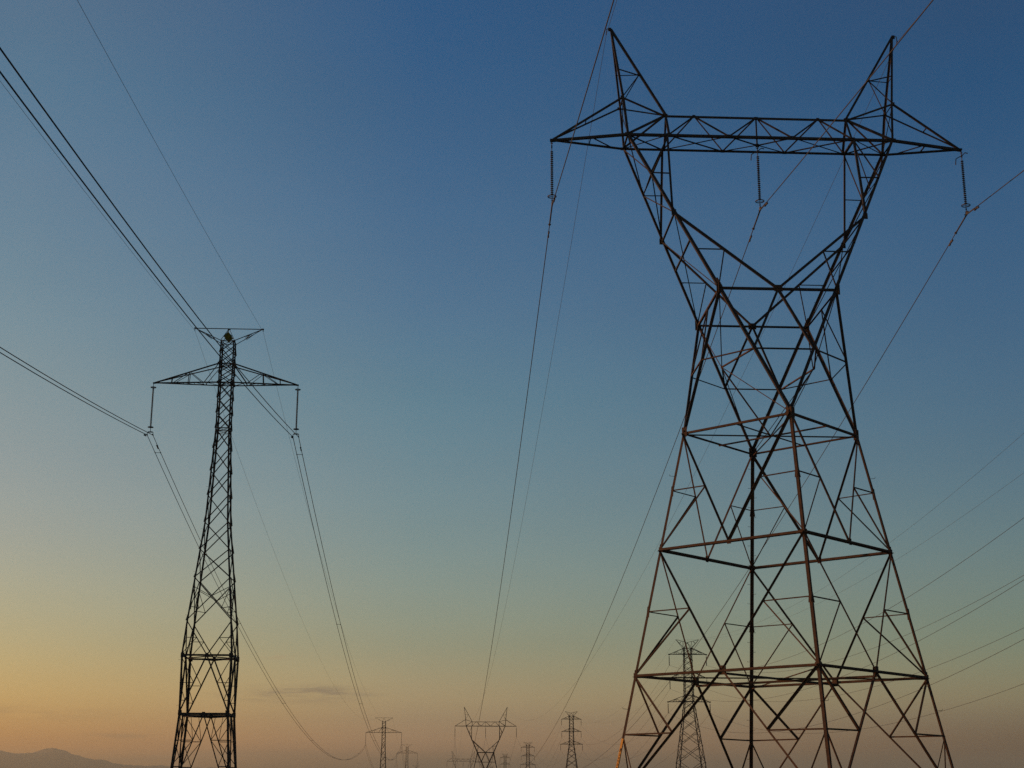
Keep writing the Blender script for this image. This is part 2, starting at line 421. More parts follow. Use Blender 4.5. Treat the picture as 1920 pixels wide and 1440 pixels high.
    Sx = {sx: V(sx*P['xk'], 0, P['zk']) for sx in (-1, 1)}
    for sy in (-1, 1):
        m2 = MB(); m2.ang(K[(-1, sy)]-V(0, 0, .1), K[(1, sy)]-V(0, 0, .1), .17, zup, (0, -sy, 0), .02)
        mm = {sx: lerp(K[(sx, sy)], AC['N' if sy < 0 else 'F'], tM) for sx in (-1, 1)}
        m2.ang(mm[-1], mm[1], .10, zup, (0, -sy, 0), centre=True)
        for sx in (-1, 1): m2.ang(kc[sy], mm[sx], .17, (1, 0, 0), (0, -sy, 0), centre=True)
        m2.build('waist_beam', UPPER_STEEL, T)
    m = MB()
    for sx in (-1, 1):
        m.ang(K[(sx, -1)]-V(0, 0, .1), K[(sx, 1)]-V(0, 0, .1), .15, zup, (-sx, 0, 0), .015)
        pt = V(sx*3.35, 0, zM+.15)      # inner node of the waist
        EA = AC['L' if sx < 0 else 'R']
        ml = {}
        for sy in (-1, 1):
            NA = AC['N' if sy < 0 else 'F']; k = K[(sx, sy)]
            a = lerp(k, NA, tM); b = lerp(k, EA, tM); ml[sy] = b
            m.ang(a, b, .085, zup, (0, -sy, 0), centre=True)
            m.ang(Sx[sx], b, .095, (0, 1, 0), (-sx, 0, 0), centre=True)
            m.ang(k, pt, .07, zup, (-sx, 0, 0), centre=True); m.ang(a, pt, .10, zup, (1, 0, 0), centre=True)
            m.ang(pt, lerp(NA, pt, .04), .06, zup, (0, -sy, 0), centre=True)
        m.ang(ml[-1], ml[1], .10, zup, (-sx, 0, 0), centre=True)
        m.ang(pt, V(0, 0, zA-.1), .09, zup, (0, 1, 0), centre=True)
    m.build('waist_bracing', RUST_GLOW, T)
    for sy in (-1, 1):
        m = MB(); m.box(kc[sy]+V(0, sy*.02, .02), (1, 0, 0), zup, None, .30, .24, .012); m.build('gusset_plate', RUST_GLOW, T)
        for sx in (-1, 1):
            m = MB(); k = K[(sx, sy)]; m.box(k+V(0, sy*.02, 0), (1, 0, 0), zup, None, .16, .38, .012); m.box(k+V(sx*.02, 0, 0), (0, 1, 0), zup, None, .16, .36, .012); m.build('gusset_plate', RUST_GLOW, T)
    # --- fork arms
    n1 = {}; n2 = {}; n3 = {}; ni = {}; nm = {}
    for sx in (-1, 1):
        for sy in (-1, 1):
            q = (sx, sy); n1[q] = V(sx*P['xo'], sy*P['w'], P['zb']); ni[q] = V(sx*P['xi'], sy*P['w'], P['zb'])
            n2[q] = V(sx*P['x2'], sy*P['y2'], P['z2']); n3[q] = V(sx*P['x3'], sy*P['y3'], P['z3']); nm[q] = V(sx*P['xm'], sy*P['ym'], P['zm'])
    TT = {sx: V(sx*P['xt'], 0, P['zt']) for sx in (-1, 1)}
    for sx in (-1, 1):
        m = MB()
        for sy in (-1, 1):
            q = (sx, sy); dn = (0, -sy, 0)
            m.ang(n1[q], n3[q], .20, (-sx, 0, 0), dn, .02); m.ang(n3[q], K[q], .21, (-sx, 0, 0), dn, .02)
            m.ang(ni[q], n3[q], .16, (sx, 0, 0), dn, .014)
            m.ang(ni[q], TT[sx], .16, (-sx, 0, 0), dn, .014)
            m.ang(n2[q], ni[q], .11, zup, dn, centre=True); t2 = (P['zb']-P['z2'])/(P['zb']-P['z3']); m.ang(n2[q], lerp(ni[q], n3[q], t2), .08, zup, dn, centre=True)
            m.ang(n3[q], kc[sy], .19, zup, dn, .018, centre=True)
            hv = lerp(n3[q], kc[sy], .49); lv = lerp(n3[q], K[q], .49); m.ang(hv, lv, .075, zup, dn, centre=True); m.ang(hv, K[q], .085, (1, 0, 0), dn, centre=True)
            # side cross bracing between front and back legs
            o = (sx, -sy); out = (-sx, 0, 0)
            m.ang(n1[q], n2[o], .085, zup, out, centre=True); m.ang(n2[q], n3[o], .085, zup, out, centre=True); m.ang(n3[q], K[o], .07, zup, out, centre=True)
        m.ang(n1[(sx, -1)], n1[(sx, 1)], .12, zup, (-sx, 0, 0), centre=True); m.ang(ni[(sx, -1)], ni[(sx, 1)], .16, zup, (sx, 0, 0), centre=True)
        m.ang(n3[(sx, -1)], n3[(sx, 1)], .12, zup, (-sx, 0, 0), centre=True)
        m.ang(n2[(sx, -1)], n2[(sx, 1)], .06, zup, (-sx, 0, 0), centre=True)
        a, b = lerp(n3[(sx, -1)], K[(sx, -1)], .36), lerp(n3[(sx, 1)], K[(sx, 1)], .36); m.ang(a, b, .12, zup, (-sx, 0, 0), centre=True)
        m.ang(ni[(sx, -1)], lerp(n2[(sx, -1)], n2[(sx, 1)], .5), .06, zup, (0, 1, 0), centre=True)
        arm = m.build('fork_arm', UPPER_STEEL, T)
        if far: continue
        # step bolts along the back leg of the arm
        sb = MB(); sb.bar((0, 0, 0), (-sx*.30, 0, 0), .012, 5); sb.bar((-sx*.30, 0, 0), (-sx*.30, 0, .04), .012, 4); base = None
        path = [n1[(sx, 1)], n3[(sx, 1)], K[(sx, 1)], AC['F']]
        for a, b in zip(path, path[1:]):
            nn = int((b-a).length/1.25)
            for i in range(nn):
                p = lerp(a, b, (i+.5)/nn)
                if base is None: base = o = sb.build('step_bolt', DARK, arm)
                else: o = base.copy(); COL.objects.link(o); o.parent = arm
                o.location = p
        for sy in (-1, 1):
            m = MB(); m.box(n3[(sx, sy)]+V(0, sy*.02, 0), (1, 0, 0), zup, None, .17, .22, .012); m.build('gusset_plate', UPPER_STEEL, arm); m = MB()
            m.box(K[(sx, sy)]+V(-sx*.02, sy*.04, .35), K[(sx, sy)]-n3[(sx, sy)], zup, None, .4, .1, .012)
            m.build('gusset_plate', UPPER_STEEL, arm)
    # --- bridge beam
    m = MB(); xi = P['xi']; t1x, l1x = 4.72, 2.37
    for sy in (-1, 1):
        dn = (0, -sy, 0); w = sy*P['w']
        m.ang(V(-P['xo'], w, P['zb']), V(P['xo'], w, P['zb']), .19, zup, dn, .018, centre=True)
        for sx in (-1, 1):
            b0, b1, tp, tc_, tn = V(sx*xi, w, P['zb']), V(sx*l1x, w, P['zb']), TT[sx], V(0, 0, P['zt']), V(sx*t1x, 0, P['zt'])
            m.ang(b0, tn, .12, zup, dn, centre=True); m.ang(tn, b1, .12, zup, dn, centre=True); m.ang(b1, tc_, .12, zup, dn, centre=True)
            m.ang(n1[(sx, sy)], tp, .17, zup, dn, centre=True)
            m.ang(b0, V(sx*l1x, -w, P['zb']), .08, zup, dn, centre=True); m.ang(b1, V(0, 0, P['zb']-.05), .08, zup, dn, centre=True)
            m.ang(n1[(sx, sy)], V(sx*xi, -w, P['zb']), .08, zup, dn, centre=True)
    m.ang(TT[-1], TT[1], .19, (0, 1, 0), (0, 0, -1), .018, centre=True)
    m.ang(V(0, 0, P['zt']), V(0, 0, P['zb']-.1), .10, (1, 0, 0), (0, 1, 0), centre=True)
    for sx in (-1, 1):
        for x in (sx*xi, sx*l1x, sx*P['xo']):
            for sy in (-1, 1): m.box(V(x, sy*(P['w']+.02), P['zb']+.02), (1, 0, 0), zup, None, .16, .12, .010)
        m.box(TT[sx], (1, 0, 0), zup, None, .22, .14, .03); m.box(V(sx*t1x, 0, P['zt']), (1, 0, 0), zup, None, .12, .11, .02)
    m.box(V(0, 0, P['zt']-.05), (1, 0, 0), zup, None, .14, .12, .02); m.box(V(0, 0, P['zb']-.08), (1, 0, 0), zup, None, .14, .14, .02)
    m.build('bridge_beam', UPPER_STEEL, T)
    # --- outer crossarms and peaks
    for sx in (-1, 1):
        m = MB(); tip = V(sx*15.5, 0, P['zb']-.02)
        for sy in (-1, 1):
            q = (sx, sy); dn = (0, -sy, 0)
            m.ang(tip, n1[q], .19, zup, dn, .018, centre=True); m.ang(tip, nm[q], .13, zup, dn, .014, centre=True)
        m.ang(lerp(tip, n1[(sx, -1)], .53), lerp(tip, n1[(sx, 1)], .53), .08, zup, (sx, 0, 0), centre=True)
        m.ang(lerp(tip, n1[(sx, -1)], .53), lerp(tip, n1[(sx, 1)], .86), .07, zup, (sx, 0, 0), centre=True)
        m.ang(lerp(tip, nm[(sx, -1)], .5), lerp(tip, nm[(sx, 1)], .5), .07, zup, (sx, 0, 0), centre=True)
        m.box(tip-V(sx*.1, 0, 0), (1, 0, 0), (0, 1, 0), None, .2, .12, .06); m.box(tip-V(0, 0, .09), (1, 0, 0), zup, None, .08, .1, .02)
        m.build('crossarm', UPPER_STEEL, T)
        m = MB(); pk = V(sx*P['xp'], 0, P['zp']-.12); hi = lerp(TT[sx], pk, .47)
        for sy in (-1, 1):
            q = (sx, sy); dn = (0, -sy, 0)
            e = pk+V(0, sy*.05, 0)
            m.ang(n1[q], nm[q], .17, (-sx, 0, 0), dn, .016); m.ang(nm[q], e, .16, (-sx, 0, 0), dn, .016)
            m.ang(nm[q], TT[sx], .11, zup, dn, centre=True); hm = lerp(nm[q], e, .42)
            m.ang(hm, hi, .07, zup, dn, centre=True); m.ang(nm[q], hi, .08, zup, dn, centre=True)
            m.ang(nm[q], lerp(n1[(sx, -sy)], nm[(sx, -sy)], .1), .06, zup, (-sx, 0, 0), centre=True)
            m.box(nm[q]+V(0, sy*.015, 0), (1, 0, 0), zup, None, .13, .12, .01)
        m.ang(TT[sx], pk, .17, (0, 1, 0), (-sx, 0, 0), .016, centre=True); m.ang(nm[(sx, -1)], nm[(sx, 1)], .08, zup, (-sx, 0, 0), centre=True)
        a, b = lerp(nm[(sx, -1)], pk, .42), lerp(nm[(sx, 1)], pk, .42); m.ang(a, b, .05, zup, (-sx, 0, 0), centre=True)
        m.box(hi, (1, 0, 0), zup, None, .11, .10, .02)
        m.box(pk+V(sx*.02, 0, .05), (1, 0, 0), zup, None, .12, .13, .05)
        peak = m.build('earth_wire_peak', UPPER_STEEL, T)
        if far: continue
        hk = MB(); hk.bar(pk+V(sx*.1, 0, .12), pk+V(sx*.28, 0, .08), .03, 6); hk.bar(pk+V(sx*.28, 0, .08), pk+V(sx*.30, 0, -.30), .028, 6)
        hk.box(pk+V(sx*.30, 0, -.34), (0, 1, 0), zup, None, .10, .045, .03); hk.build('hanger', FIT, peak)
        sb = MB(); sb.bar((0, 0, 0), (-sx*.26, 0, 0), .011, 5); sb.bar((-sx*.26, 0, 0), (-sx*.26, 0, .04), .011, 4); base = None
        for i in range(6):
            p = lerp(n1[(sx, -1)], pk, .1+.14*i)
            if base is None: base = o = sb.build('step_bolt', DARK, peak)
            else: o = base.copy(); COL.objects.link(o); o.parent = peak
            o.location = p
    return T

P1 = portal_pylon('tallest wide lattice pylon at the right of the photo, horned top, diamond base, rust lit')
TH = 1.35
P2 = portal_pylon('x', True); TH = 1.0
P2.location = (1.0, 658, -15.3); P2['label'] = 'far horned portal pylon standing alone near the middle of the bottom edge'
P3 = copy_tree(P2, None, ('gusset_plate',))
P3.location = (1.7, 1340, -19.65); P3['label'] = 'faintest horned portal pylon, half hidden behind the left leg of the larger far one'

# ================================================================ TWO POLE PYLON (left)
HX, HY = -44.526, 39.404
HW = [(0, 2.89), (3.532, 2.623), (8.261, 2.27), (13.545, 2.336), (16.757, 2.076), (26.131, 1.127), (35.413, .692), (39.984, .685), (41.9, .705), (44.246, .678)]
def hw(z):
    for (a, wa), (b, wb) in zip(HW, HW[1:]):
        if z <= b: return wa+(wb-wa)*(z-a)/(b-a)
    return HW[-1][1]
SG = [(-1, -1), (1, -1), (1, 1), (-1, 1)]
def hc(i, z, f=hw): a = SG[i % 4]; return V(a[0]*f(z), a[1]*f(z), z)
FN = [V(0, 1, 0), V(-1, 0, 0), V(0, -1, 0), V(1, 0, 0)]   # inward normal of face i (corner i to i+1)
def two_pole_pylon(label, far=False):
    T = thing('steel_pylon', label, 'pylon', (0, 0, 0), 'slim two arm pylons of the paired conductor line')
    zu = V(0, 0, 1); mt = DARK
    for i in range(4):
        m = MB(); a = SG[i]
        for (z0, _), (z1, _) in zip(HW, HW[1:]):
            b = .17 if z1 <= 13.6 else (.14 if z1 < 36 else .12)
            m.ang(hc(i, z0), hc(i, z1), b, (-a[0], 0, 0), (0, -a[1], 0), .018)
        leg = m.build('leg', mt, T)
        if far: continue
        f = MB(); f.lathe(hc(i, 0)-V(0, 0, .3), [(.4, 0), (.4, .45), (.33, .5)], 12); f.build('footing', CON, leg)
        sb = MB(); sx = a[0]
        for k in range(9): z = 9+k*4.1; p = hc(i, z); sb.bar(p, p+V(sx*.22, 0, .02), .011, 4)
        if i in (0, 1): sb.build('step_bolts', mt, leg)['label'] = 'row of short step bolts sticking out of the leg'
    def panel(z0, z1, b):
        m = MB()
        for i in range(4):
            n = FN[i]; m.ang(hc(i, z0), hc(i+1, z1), b, zu, n, centre=True); m.ang(hc(i+1, z0)-n*.02, hc(i, z1)-n*.02, b, zu, -n, centre=True)
        return m
    for z0, z1 in ((43.07, 44.25), (41.9, 43.07), (40.95, 41.9), (39.98, 40.95)): panel(z0, z1, .07).build('bracing', mt, T)
    zz = [39.98, 38.45, 36.93, 35.41]
    for a, b in zip(zz, zz[1:]): panel(b, a, .07).build('bracing', mt, T)
    zz = [35.41, 33.4, 31.15, 28.75, 26.13, 23.5, 20.8]
    for a, b in zip(zz, zz[1:]): panel(b, a, .075).build('bracing', mt, T)
    m = panel(16.757, 20.8, .075)
    for i in range(4):
        n = FN[i]
        cx_ = (hc(i, 19.0)+hc(i+1, 19.0))/2
        for k, j in ((i, i+1), (j_ := i+1, i)):
            m.ang(hc(k, 19.95), cx_, .05, zu, n, centre=True)
            d1 = lerp(hc(k, 16.757), cx_, .5); m.ang(hc(k, 18.05), d1, .05, zu, n, centre=True); m.ang(hc(k, 19.95), d1, .05, zu, n, centre=True)
    m.build('bracing', mt, T)
    m = MB()     # V panel above the upper frame
    for i in range(4):
        n = FN[i]; mid = (hc(i, 13.545)+hc(i+1, 13.545))/2
        for k in (i, i+1):
            t = hc(k, 16.757); m.ang(mid, t, .085, zu, n, centre=True); h = (mid+t)/2
            m.ang(h, hc(k, h.z), .05, zu, n, centre=True); m.ang(h, hc(k, 13.6), .05, zu, n, centre=True)
    m.build('bracing', mt, T)
    m = MB()     # inverted V between the two frames
    for i in range(4):
        n = FN[i]; mid = (hc(i, 13.545)+hc(i+1, 13.545))/2
        for k in (i, i+1):
            t = hc(k, 8.261); m.ang(mid, t, .12, (t-mid).cross(n), n, centre=True)
            h1, h2 = lerp(mid, t, .47), lerp(mid, t, .77)
            m.ang(h1, hc(k, h1.z), .05, zu, n, centre=True); m.ang(h1, hc(k, 13.5), .055, zu, n, centre=True)
            m.ang(h2, hc(k, h2.z), .05, zu, n, centre=True); m.ang(h2, hc(k, h1.z), .05, zu, n, centre=True)
    m.build('bracing', mt, T)
    m = MB()
    for i in range(4):
        n = FN[i]; mid = (hc(i, 8.261)+hc(i+1, 8.261))/2
        for k in (i, i+1):
            t = hc(k, 0); m.ang(mid, t, .09, (t-mid).cross(n), n, centre=True)
            h1, h2 = lerp(mid, t, .28), lerp(mid, t, .56); h0 = lerp((hc(i, 8.26)+hc(i+1, 8.26))/2, hc(k, 8.26), .5)
            m.ang(h1, hc(k, h1.z), .06, zu, n, centre=True); m.ang(h1, hc(k, 8.2), .055, zu, n, centre=True); m.ang(h1, h0, .045, zu, n, centre=True)
            m.ang(h2, hc(k, h2.z), .08, zu, n, centre=True); m.ang(h1, hc(k, h2.z), .055, zu, n, centre=True); m.ang(h2, hc(k, h1.z), .055, zu, n, centre=True)
            m.ang(h2, hc(k, 1.6), .055, zu, n, centre=True)
    m.build('bracing', mt, T)
    for z, b in ((13.545, .15), (8.261, .18)):
        m = MB()
        for i in range(4):
            n = FN[i]; m.ang(hc(i, z)-V(0, 0, .08), hc(i+1, z)-V(0, 0, .08), b, zu, n, .02)
            mid = (hc(i, z)+hc(i+1, z))/2; m.box(mid-n*.02, hc(i+1, z)-hc(i, z), zu, None, .14, .20, .012)
            o = (hc(i+1, z)+hc(i+2, z))/2; m.ang(mid-V(0, 0, .12), o-V(0, 0, .12), .08, zu, n, centre=True)
            u = (hc(i+1, z)-hc(i, z)).normalized()
            for k, sgn in ((i, 1), (i+1, -1)): m.box(hc(k, z)+u*sgn*.15-n*.02+V(0, 0, .12 if z < 9 else 0), u, zu, None, .16, .22, .012)
        m.build('frame', mt, T)
    for z, b in ((35.41, .07), (35.1, .05), (39.98, .10), (41.9, .09), (44.25, .06)):
        m = MB()
        for i in range(4): m.ang(hc(i, z), hc(i+1, z), b, zu, FN[i], centre=True)
        m.ang(hc(0, z), hc(2, z), b*.6, zu, centre=True); m.ang(hc(1, z), hc(3, z), b*.6, zu, centre=True)
        if z > 36 and z < 44:
            for i in range(4): m.box(hc(i, z), (1, 0, 0), zu, None, .13, .13, .02)
        m.build('diaphragm', mt, T)
    # arms
    for sx in (-1, 1):
        m = MB(); tip = V(sx*7, 0, 39.98)
        for sy in (-1, 1):
            dn = (0, -sy, 0); b0 = V(sx*hw(39.98), sy*hw(39.98), 39.98); t0 = V(sx*hw(41.9), sy*hw(41.9), 41.9)
            m.ang(tip, b0, .10, zu, dn, .014, centre=True); m.ang(tip, t0, .10, zu, dn, .014, centre=True)
            A = lambda t: lerp(tip, t0, t); B = lambda t: lerp(tip, b0, t)
            m.ang(A(.545), B(.53), .055, zu, dn, centre=True); m.ang(A(.28), B(.27), .05, zu, dn, centre=True)
            m.ang(A(.545), B(.30), .05, zu, dn, centre=True); m.ang(A(.56), B(.77), .05, zu, dn, centre=True); m.ang(t0, B(.78), .055, zu, dn, centre=True)
        for t0_, t1_ in ((.27, .45), (.45, .62), (.62, .80), (.80, 1)):
            B = lambda t, sy: lerp(tip, V(sx*hw(39.98), sy*hw(39.98), 39.98), t)
            m.ang(B(t0_, -1), B(t1_, 1), .045, zu, (1, 0, 0), centre=True); m.ang(B(t0_, -1), B(t0_, 1), .045, zu, (1, 0, 0), centre=True)
        m.ang(lerp(tip, V(sx*hw(41.9), -hw(41.9), 41.9), .545), lerp(tip, V(sx*hw(41.9), hw(41.9), 41.9), .545), .05, zu, centre=True)
        m.box(tip-V(sx*.05, 0, .02), (1, 0, 0), (0, 1, 0), None, .14, .08, .06)
        m.build('crossarm', mt, T)
    # earth wire horns
    ap = V(0, 0, 45.658)
    for sx in (-1, 1):
        m = MB(); tip = V(sx*3.329, 0, 45.658)
        for sy in (-1, 1):
            b0 = V(sx*hw(44.2), sy*hw(44.2), 44.246); m.ang(tip, b0, .06, zu, (0, -sy, 0), centre=True)
            m.ang(b0, ap, .05, zu, (0, -sy, 0), centre=True)
            b1 = V(sx*hw(43.6), sy*hw(43.6), 43.6); m.ang(lerp(tip, b0, .35), lerp(tip, b0, .62)-V(0, 0, .12), .035, zu, centre=True)
        m.ang(lerp(tip, V(sx*.68, -.68, 44.246), .42), lerp(tip, V(sx*.68, .68, 44.246), .42), .045, zu, centre=True)
        m.ang(lerp(tip, V(sx*.68, -.68, 44.246), .42), lerp(tip, V(sx*.68, .68, 44.246), .72), .045, zu, centre=True)
        m.ang(tip, ap, .06, zu, (0, 1, 0), centre=True); m.box(tip, (1, 0, 0), zu, None, .10, .06, .05); m.box(tip+V(sx*.03, 0, -.14), (1, 0, 0), zu, None, .03, .12, .03)
        m.build('earth_wire_horn', mt, T)
    m = MB(); m.box(ap-V(0, 0, .05), (1, 0, 0), zu, None, .14, .07, .05); m.build('apex_plate', mt, T)
    # dull yellow marker: two overlapping diamond plates hung under the apex
    m = MB()
    for (x, y, z, r) in ((-.05, -.30, 44.80, .37), (.07, -.26, 44.58, .36)):
        m.box(V(x, y, z), (1, 0, 1), (-1, 0, 1), None, r*.86, r*.86, .012)
    m.box(V(0, -.28, 45.2), (1, 0, 0), (0, 0, 1), None, .02, .40, .02)
    if not far: mk = m.build('marker_plate', OLV, T, label='dull yellow diamond shaped marker plates hung in the pylon top')
    return T
TH = 1.12
H1 = two_pole_pylon('slim black lattice pylon at the left with a dull yellow marker plate on top')
H1.location = (HX, HY, 0)
TH = 1.25
H2 = two_pole_pylon('x', True); TH = 1.0
H2.location = (-44.35, 492.3, -16.4); H2['label'] = 'larger of the two small T topped pylons side by side on the bottom edge'
H3 = copy_tree(H2, None, ('diaphragm',))
H3.location = (-43.3, 909, -14.25); H3['label'] = 'smaller T topped pylon just right of the larger one at the bottom edge'
H4 = copy_tree(H2, None, ('diaphragm',))
H4.location = (-42.9, 1330, -21.2); H4['label'] = 'tiny pylon top barely showing right of the two T topped pylons'

# ================================================================ DOUBLE CIRCUIT PYLON (line on the right)
DW = [(-9, 5.3), (0, 4.35), (10, 3.22), (24.56, 1.25), (37.0, 1.05), (38.55, 1.05)]
def dw(z):
    for (a, wa), (b, wb) in zip(DW, DW[1:]):
        if z <= b: return wa+(wb-wa)*(z-a)/(b-a)
    return DW[-1][1]
def double_pylon(label):
    T = thing('steel_pylon', label, 'pylon', (0, 0, 0), 'three arm pylons of the double circuit line')
    zu = V(0, 0, 1); mt = DARK; C_ = lambda i, z: hc(i, z, dw)
    for i in range(4):
        m = MB(); a = SG[i]
        for (z0, _), (z1, _) in zip(DW, DW[1:]): m.ang(C_(i, z0), C_(i, z1), .17 if z1 > 24 else .2, (-a[0], 0, 0), (0, -a[1], 0), .02)
        m.build('leg', mt, T)
    zz = [38.55, 37.0, 35.45, 33.9, 32.35, 30.83, 29.25, 27.7, 26.1, 24.56]
    zl = [24.56, 22.5, 20.0, 17.0, 13.3, 9.0, 4.0, -2, -9]
    for lst, b in ((zz, .085), (zl, .10)):
        for z1, z0 in zip(lst, lst[1:]):
            m = MB()
            for i in range(4):
                n = FN[i]; m.ang(C_(i, z0), C_(i+1, z1), b, zu, n, centre=True); m.ang(C_(i+1, z0)-n*.02, C_(i, z1)-n*.02, b, zu, -n, centre=True)
                if z0 < 14:
                    mid = (C_(i, (z0+z1)/2)+C_(i+1, (z0+z1)/2))/2
                    for k in (i, i+1):
                        h = lerp(C_(k, z0), mid, .5); m.ang(h, C_(k, h.z), .06, zu, n, centre=True); m.ang(h, C_(k, (z0+z1)/2), .06, zu, n, centre=True)
                        h = lerp(C_(k, z1), mid, .5); m.ang(h, C_(k, h.z), .06, zu, n, centre=True)
            m.build('bracing', mt, T)
    for z, b in ((38.55, .10), (37.0, .14), (32.35, .10), (30.83, .14), (26.1, .10), (24.56, .16), (4.0, .14)):
        m = MB()
        for i in range(4): m.ang(C_(i, z), C_(i+1, z), b, zu, FN[i], centre=True)
        m.build('diaphragm', mt, T)
    for z, x in ((37.0, 5.0), (30.83, 4.95), (24.56, 5.6)):
        for sx in (-1, 1):
            m = MB(); tip = V(sx*x, 0, z-.1); B0 = V(sx*dw(z), 0, z); T0 = V(sx*dw(z+1.55), 0, z+1.55)
            for sy in (-1, 1):
                b0 = B0+V(0, sy*1.05, 0); t0 = T0+V(0, sy*1.05, 0)
                m.ang(tip, b0, .13, zu, (0, -sy, 0), centre=True); m.ang(tip, t0, .12, zu, (0, -sy, 0), centre=True)
                m.ang(lerp(tip, t0, .5), lerp(tip, b0, .5), .07, zu, centre=True); m.ang(lerp(tip, t0, .5), lerp(tip, b0, .28), .07, zu, centre=True); m.ang(lerp(tip, t0, .52), lerp(tip, b0, .76), .07, zu, centre=True)
                m.ang(t0, lerp(tip, b0, .78), .07, zu, centre=True)
            m.box(tip, (1, 0, 0), zu, None, .22, .15, .14); m.build('crossarm', mt, T)
    for sx in (-1, 1):
        m = MB(); tip = V(sx*3.1, 0, 40.85); ap = V(0, 0, 40.1)
        for sy in (-1, 1):
            b0 = V(sx*1.05, sy*1.05, 38.55); m.ang(tip, b0, .10, zu, centre=True); m.ang(b0, ap, .08, zu, centre=True)
            m.ang(lerp(tip, b0, .45), lerp(tip, ap, .5), .06, zu, centre=True); m.ang(b0, lerp(tip, ap, .62), .06, zu, centre=True)
        m.ang(tip, ap, .09, zu, centre=True); m.build('earth_wire_horn', mt, T)
    return T
DLAB = ['largest three armed pylon, seen through the left legs of the big pylon',
        'second largest three armed pylon, standing clear left of the big pylon legs',
        'middle sized three armed pylon right of the far horned pylon',
        'small faint three armed pylon just right of the far horned pylon',
        'tiny pylon top seen inside the far horned pylon at the bottom edge']
DPOS = [(43.3, 294, 0), (44.9, 663, 0), (44.0, 1017, -4.2), (43.7, 1386, -3.9), (43.5, 1755, -9.5)]
TH = 1.15
D0 = double_pylon(DLAB[0]); D0.location = DPOS[0]
TH = 1.35
D1 = double_pylon(DLAB[1]); D1.location = DPOS[1]; TH = 1.0
for lab, p in zip(DLAB[2:], DPOS[2:]):
    o = copy_tree(D1); o.location = p; o['label'] = lab

# ================================================================ insulator strings
def disc_string(label, loc, horn):
    """cap and pin string hanging from loc (hook) with ring and clamp; 5 m long"""
    T = thing('insulator_string', label, 'insulator', loc, 'disc insulator strings of the big pylon')
    m = MB(); m.bar((0, 0, 0), (0, 0, -.78), .030, 6); m.torus((0, 0, -.16), .07, .022, 10, 5); m.box((0, 0, -.42), (1, 0, 0), (0, 0, 1), None, .05, .11, .03); m.bar((0, 0, -.6), (0, 0, -4.55), .022, 6)
    m.build('hook', FIT, T)
    if horn:
        a = MB(); a.tube([(-.55, -.12, -1.12), (-.50, -.12, -.72), (-.22, -.05, -.52), (0, 0, -.42), (.18, .05, -.22), (.32, .1, -.08), (.50, .12, -.12)], .036, 6)
        a.lathe((-.55, -.12, -1.16), [(.02, -.04), (.045, 0), (.02, .05)], 8); a.lathe((.50, .12, -.12), [(.02, -.04), (.045, 0), (.02, .05)], 8)
        a.build('arcing_horn', FIT, T)
    d = MB(); d.lathe((0, 0, 0), [(.022, .072), (.034, .066), (.036, .034), (.104, .014), (.115, -.006), (.110, -.024), (.05, -.030), (.024, -.045), (.022, -.072)], 14)
    base = None
    for i in range(23):
        if base is None: base = o = d.build('insulator_disc', DISC, T, smooth=True)
        else: o = base.copy(); COL.objects.link(o); o.parent = T
        o.location = (0, 0, -.84-.154*i)
    r = MB(); r.torus((0, 0, -4.42), .31, .036, 26, 6); r.bar((-.30, 0, -4.42), (.30, 0, -4.42), .02, 5); r.build('grading_ring', FIT, T, smooth=False)
    k = MB(); k.bar((0, 0, -4.5), (0, 0, -4.92), .03, 6); k.torus((0, 0, -4.72), .055, .02, 8, 5)
    k.tube([(0, -.34, -5.03), (0, -.16, -5.10), (0, 0, -5.12), (0, .16, -5.10), (0, .34, -5.03)], .055, 8); k.box((0, 0, -5.02), (0, 1, 0), (0, 0, 1), None, .12, .14, .05)
    k.build('clamp', FIT, T)
    return T
IS = [disc_string('disc insulator string hanging from the left arm tip of the big pylon', (-15.47, 0, 48.27), False),
      disc_string('disc insulator string hanging from the middle of the big pylon beam', (0, 0, 48.25), True),
      disc_string('disc insulator string hanging from the right arm tip of the big pylon', (15.55, 0, 48.27), True)]
names = ('left', 'middle', 'right')
for base_, py, pz, px, lab in ((P2, 658, -15.3, 1.0, 'larger far horned pylon'), (P3, 1340, -19.65, 1.7, 'faintest horned pylon')):
    for q, nm_, x in zip(IS, names, (-15.47, 0, 15.55)):
        if lab.startswith('faint') and nm_ == 'right': pass
        T = thing('insulator_string', 'thin insulator string hanging from the %s of the %s' % ({'left': 'left arm tip', 'middle': 'beam middle', 'right': 'right arm tip'}[nm_], lab), 'insulator', (x+px, py, 48.25+pz), 'insulator strings of the far horned pylons')
        m = MB(); m.lathe((0, 0, -5.1), [(.05, 0), (.12, .15), (.12, 4.3), (.04, 4.4), (.04, 5.1)], 8); m.build('shed_stack', DISC, T)
        m = MB(); m.box((0, 0, -5.1), (0, 1, 0), (0, 0, 1), None, .35, .12, .08); m.build('clamp', FIT, T)
